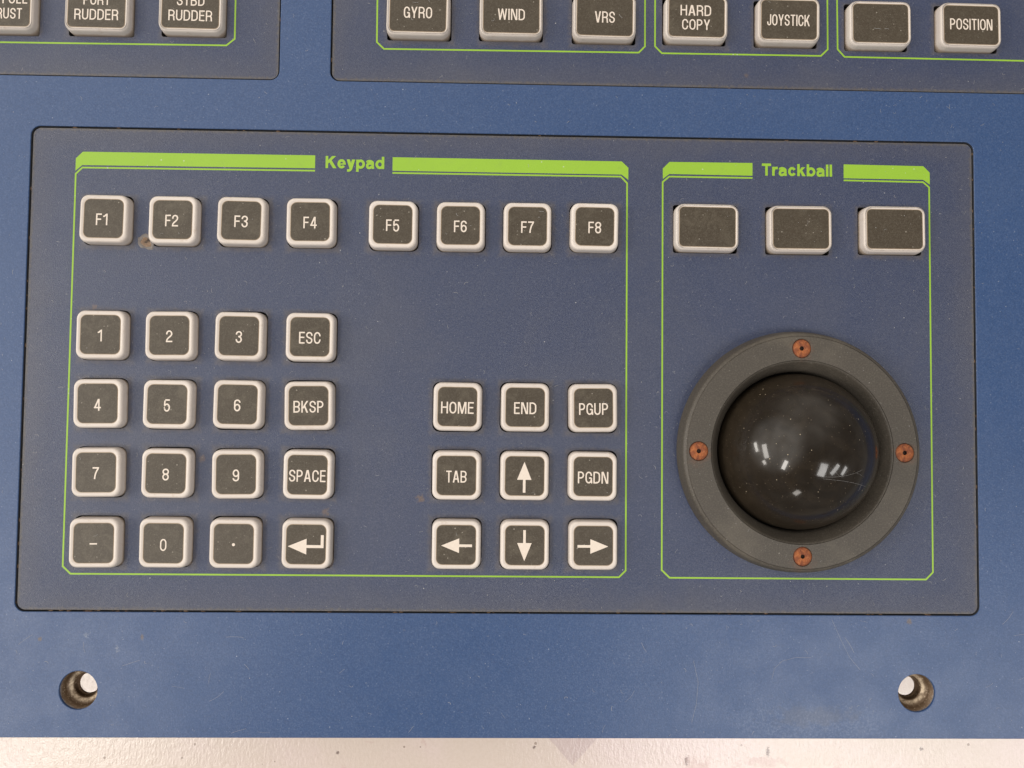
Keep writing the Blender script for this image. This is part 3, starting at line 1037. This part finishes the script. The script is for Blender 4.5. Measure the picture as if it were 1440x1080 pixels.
# chipped spot beside the second function key
mb = MB()
def blob(cx, cy, rx, ry, z, rot, seed, n=28):
    rnd = random.Random(seed)
    ph = [rnd.uniform(0, 6.28) for _ in range(3)]
    o = []
    for i in range(n):
        a = 2 * math.pi * i / n
        k = 1 + .09 * math.sin(3 * a + ph[0]) + .06 * math.sin(5 * a + ph[1]) + .04 * math.sin(9 * a + ph[2])
        x, y = rx * k * math.cos(a), ry * k * math.sin(a)
        o.append((cx + x * math.cos(rot) - y * math.sin(rot), cy + x * math.sin(rot) + y * math.cos(rot), z))
    return o
crater = NT('brown_chip_in_overlay')
cc = crater.mix(crater.noise(1.0, 5.0, .7), (0.10, 0.062, 0.038), (0.30, 0.20, 0.13))
cc = crater.mix(crater.ramp(crater.noise(0.9, 4.0, .7), .52, .66), cc, (0.40, 0.29, 0.20))
cc = crater.mix(crater.ramp(crater.noise(0.7, 3.0, .6), .46, .36), cc, (0.035, 0.022, 0.015))
chip_m = crater.out(cc, .7, crater.bump(crater.noise(1.3, 4.0, .7), .8, .0003))
mb.loft([blob(10.2, 26.5, 2.5, 1.95, .01, -.7, 3), blob(10.2, 26.5, 2.25, 1.75, .16, -.7, 3), blob(10.2, 26.5, 1.95, 1.5, .12, -.7, 3), blob(10.25, 26.45, 1.6, 1.2, .03, -.7, 4)], mi=1)
mb.cap(blob(10.25, 26.45, 1.62, 1.22, .031, -.7, 4))
rim = NT('pale_scuffed_chip_rim')
rim_m = rim.out(rim.mix(rim.noise(1.3, 4.0, .7), (0.055, 0.045, 0.042), (0.30, 0.27, 0.25)), .6)
mb.build('chipped_spot', [chip_m, rim_m], keypad)

for t, x, y, w, nm in KEYS:
    oy = {'-': -.2, '0': -.45, '7': -.2, '4': -.4}.get(t, -.28)
    ox = {'F1': -.45, 'F2': -.2, '1': -.1}.get(t, 0.0)
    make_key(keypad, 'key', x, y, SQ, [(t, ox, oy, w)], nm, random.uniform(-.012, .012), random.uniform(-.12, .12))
for i, (x, y) in enumerate(TBTN):
    make_key(keypad, 'button', x, y, BT, [], 'oblong button with a blank dark face', random.uniform(-.008, .008), random.uniform(-.1, .1))

# ---- upper modules
for d, btns, name, label, segs in (
        (ULM, ULB, 'rudder_button_module', 'grey-blue button plate with THRUST, PORT RUDDER and STBD RUDDER buttons', [[(-60, 82.7), (31.3, 83.25), (33.6, 85.2), (33.55, 120)]]),
        (URM, URB, 'sensor_button_module', 'grey-blue button plate with GYRO, WIND, VRS, JOYSTICK and POSITION buttons',
         [[(73.8, 120), (73.95, 85.1), (76.0, 83.15), (149.1, 83.55), (150.9, 85.4), (150.85, 120)], [(153.8, 120), (153.8, 85.5), (155.8, 83.5), (202.0, 83.65), (204.0, 85.6), (203.95, 120)],
          [(206.7, 120), (206.9, 85.7), (208.9, 83.5), (300, 83.3)]])):
    mod = thing(name, label, 'button panel', (d['cx'], d['cy'], -4.5))
    hl = [(b[0] + random.uniform(-.14, .14), b[1] + random.uniform(-.12, .12), 9.2, 6.9, .7) for b in btns]
    xs = [b[0] for b in btns]
    ov = mat_overlay('grey_blue_overlay', [(d['cx'], d['cy'], d['hx'], d['hy'])], [((min(xs) + max(xs)) / 2, 92.3, (max(xs) - min(xs)) / 2 + 10, 8.2, xs[-1], 26.36, 92.2, 40, 9.2, 6.9)], [(180.3, 77.5, .8, .35)])
    plate_with_holes('overlay_plate', d, hl, [ov, dark_m], mod)
    for sg in segs:
        mb = MB()
        border_strip(mb, sg)
        mb.build('printed_border', [green_m], mod)
    for x, y, lines, nm in btns:
        make_key(mod, 'button', x, y, BT, lines, nm, random.uniform(-.012, .004), random.uniform(-.1, .1))

# ------------------------------------------------------------------ trackball
tbx, tby = RING
track = thing('trackball', 'black trackball in a dusty charcoal ring held by four rusty screws', 'trackball', (tbx, tby, -4.5))


def lathe(mb, prof, cx, cy, n=96, mi=0, sm=True):
    return mb.loft([circle(cx, cy, r, z, n) for r, z in prof], mi=mi, sm=sm)


SCREWS = [(194.16, -1.72), (165.32, -30.5), (222.9, -30.48), (194.15, -59.27)]
mb = MB()
ztop = 5.0
top_out, top_in = 32.1, 25.55
prof_out = [(33.95, 0.03), (33.95, .5), (33.8, 1.0), (33.35, 3.8), (33.15, 4.35), (32.8, 4.72), (32.45, 4.92), (top_out, ztop)]
prof_in = [(top_in, ztop), (25.3, 4.93), (25.05, 4.75), (24.8, 4.4), (23.0, 1.6), (22.6, .8), (22.45, -3.0)]
lathe(mb, prof_out, tbx, tby, 128, sm=True)
for ids in []: pass
lathe(mb, prof_in, tbx, tby, 128)
mb.f = [f[::-1] for f in mb.f]
# top annulus with four countersinks
mb.poly_holes(circle(tbx, tby, top_out, ztop, 128), [circle(tbx, tby, top_in, ztop, 128)[::-1]] + [circle(x, y, 2.78, ztop, 32)[::-1] for x, y in SCREWS])
for x, y in SCREWS:
    mb.loft([circle(x, y, 2.78, ztop, 32), circle(x, y, 2.6, ztop - .9, 32)])
mb.build('bezel_ring', [ring_m], track)
mb = MB()
lathe(mb, [(33.3, -.01), (25.4, -1.5)], tbx, tby, 64)
bz, br = -1.2, 22.0
mb = MB()
ico = bmesh.new()
bmesh.ops.create_icosphere(ico, subdivisions=6, radius=br)
bmesh.ops.delete(ico, geom=[v for v in ico.verts if v.co.z < -12.0], context='VERTS')
ico.verts.ensure_lookup_table()
ids = mb.add([(v.co.x + tbx, v.co.y + tby, v.co.z + bz) for v in ico.verts])
for f in ico.faces: mb.face([ids[v.index] for v in f.verts], 0, True)
ico.free()
mb.build('ball', [mat_ball()], track, (tbx, tby, bz))
for i, (x, y) in enumerate(SCREWS):
    mb = MB()
    rnd = random.Random(i)
    hexa = lambda r, z: [(x + r * math.cos(math.radians(k * 15 + 20 * i)) * (1.0 if k % 4 else 1.08), y + r * math.sin(math.radians(k * 15 + 20 * i)) * (1.0 if k % 4 else 1.08), z) for k in range(24)]
    mb.loft([circle(x, y, 2.66, ztop - .8, 24), circle(x, y, 2.62, ztop - .42, 24), circle(x, y, 2.45, ztop - .25, 24), circle(x, y, 1.7, ztop - .16, 24), circle(x, y, 1.0, ztop - .18, 24), hexa(.60, ztop - .24)], flip=True)
    s = mb.build('screw', [rust_m], track, (x, y, ztop))
    mb = MB()
    mb.loft([hexa(.60, ztop - .24), hexa(.52, ztop - .95)], flip=True)
    mb.cap(hexa(.52, ztop - .95))
    k = mb.build('hex_socket', [mat_dark('dark_socket', (.02, .008, .005))])
    k.parent = s
    k.location = -Vector((x, y, ztop)) * MM

# ------------------------------------------------------------------ loose dust, lint and crumbs lying on everything
mb = MB()
rnd = random.Random(21)


def ground(x, y):
    """height of the surface at x, y; None over a key, a gap or a hole"""
    for hx, hy in HOLES:
        if math.hypot(x - hx, y - hy) < 6.2: return None
    d = math.hypot(x - tbx, y - tby)
    if d < 25.2: return None
    if d < 31.4:
        for sx, sy in SCREWS:
            if math.hypot(x - sx, y - sy) < 3: return None
        return 5.0
    if d < 34.2: return None
    for t, kx, ky, w, nm in KEYS:
        dx, dy = abs(x - kx), abs(y - ky)
        if max(dx, dy) < 5.0: return 2.83
        if max(dx, dy) < 7.4: return None
    for b in [(q[0], q[1]) for q in ULB + URB] + TBTN:
        dx, dy = abs(x - b[0]), abs(y - b[1])
        if dx < 7.5 and dy < 5.2: return 2.83
        if dx < 9.5 and dy < 7.2: return None
    for m in (MAIN, ULM, URM):
        o = max(abs(x - m['cx']) - m['hx'], abs(y - m['cy']) - m['hy'])
        if o < -.3: return 0.0
        if o < 1.3: return None
    return ZB if y > -110.2 else None


def fleck(x, y, r, mi):
    z = ground(x, y)
    if z is None or z > 5.5: return
    n = rnd.choice((5, 6, 7))
    a0 = rnd.uniform(0, 6.28)
    base = [(x + r * rnd.uniform(.6, 1.2) * math.cos(a0 + 6.283 * i / n), y + r * rnd.uniform(.5, 1.1) * math.sin(a0 + 6.283 * i / n), z + .01) for i in range(n)]
    b = mb.add(base)
    t = mb.add([(x + rnd.uniform(-.2, .2) * r, y, z + .01 + r * .7)])
    for i in range(n):
        mb.face([b[i], b[(i + 1) % n], t[0]], mi)


def hair(x, y, L, w, bend, mi=0):
    a = rnd.uniform(0, 6.28)
    k = rnd.uniform(-bend, bend)
    pts = []
    n = 7
    for i in range(n):
        pts.append((x, y))
        x += math.cos(a) * L / n; y += math.sin(a) * L / n
        a += k + rnd.uniform(-.25, .25) * bend
    zs = [ground(*p) for p in pts]
    if any(z is None for z in zs) or max(zs) - min(zs) > 1.0: return
    mb.strip(pts, w, max(zs) + .05, False, mi)


for _ in range(800):
    fleck(rnd.uniform(-31, 262), rnd.uniform(-110, 99), abs(rnd.gauss(.035, .04)) + .03, 0)
for _ in range(260):
    fleck(rnd.uniform(150, 250), rnd.uniform(-66, 90), abs(rnd.gauss(.04, .04)) + .03, 0)
for _ in range(420):
    hair(rnd.uniform(-31, 262), rnd.uniform(-110, 99), rnd.uniform(.4, 1.7), rnd.uniform(.03, .07), .55)
for _ in range(24):
    hair(rnd.uniform(-31, 262), rnd.uniform(-110, -78), rnd.uniform(2, 6), rnd.uniform(.03, .06), .12)
# a few long scratches on the ball and the front rail
for (x0, y0, L_, a, k) in ((192, -36, 13, -.12, .02), (193.5, -36.7, 14, -.05, -.01), (196, -33.5, 4, -1.35, .05), (203, -35.4, 5, .2, -.12)):
    pts = [(x0 + L_ * i / 12 * math.cos(a + k * i), y0 + L_ * i / 12 * math.sin(a + k * i)) for i in range(13)]
    zs = [bz + math.sqrt(br * br - (p[0] - tbx) ** 2 - (p[1] - tby) ** 2) for p in pts]
    for p, q, za, zb in zip(pts, pts[1:], zs, zs[1:]):
        nx, ny = -math.sin(a) * .014, math.cos(a) * .014
        ii = mb.add([(p[0] - nx, p[1] - ny, za + .02), (q[0] - nx, q[1] - ny, zb + .02), (q[0] + nx, q[1] + ny, zb + .02), (p[0] + nx, p[1] + ny, za + .02)])
        mb.face(ii, 0)
for pts in ([(204, -77.5), (206.5, -83), (209, -88), (212, -91.5)], [(187, -94), (187.8, -91), (190, -89), (194, -88), (198, -88.1)], [(165, -89), (166.3, -95), (165.8, -101), (164.5, -106)]):
    mb.strip(pts, .045, ZB + .03, False, 0)
# rubbed scratches on two of the button faces
for pts in ([(216.3, 90.9), (217.0, 90.7), (217.6, 90.8), (218.3, 90.6)], [(219.4, 90.7), (220.1, 90.8), (220.7, 90.6)], [(84.3, 95.6), (85.1, 95.5), (85.9, 95.55)]):
    mb.strip(pts, .07, 2.62, False, 0)
# crumbs packed in the seams
for _ in range(150):
    m = rnd.choice((MAIN, MAIN, MAIN, ULM, URM))
    sd = rnd.choice((0, 0, 0, 1, 2, 3))
    u = rnd.uniform(-.985, .985)
    g = rnd.uniform(.12, .42)
    if sd == 0: x, y = m['cx'] + u * m['hx'], m['cy'] - m['hy'] - g
    elif sd == 1: x, y = m['cx'] + u * m['hx'], m['cy'] + m['hy'] + g
    elif sd == 2: x, y = m['cx'] - m['hx'] - g, m['cy'] + u * m['hy']
    else: x, y = m['cx'] + m['hx'] + g, m['cy'] + u * m['hy']
    if y > 100: continue
    r = rnd.uniform(.12, .34)
    b = mb.add([(x + (2.6 if sd < 2 else .8) * r * math.cos(6.283 * i / 6) * rnd.uniform(.6, 1.2), y + (2.6 if sd > 1 else .8) * r * math.sin(6.283 * i / 6) * rnd.uniform(.6, 1.2), -.25) for i in range(6)])
    t = mb.add([(x, y, rnd.uniform(-.05, .15))])
    for i in range(6): mb.face([b[i], b[(i + 1) % 6], t[0]], 1)
lint = mb.build('dust', [mat_lint(), mat_crumb()])
lint['kind'] = 'stuff'
lint['label'] = 'pale dust grains, lint hairs and brown crumbs lying on the panels'
lint['category'] = 'dust'
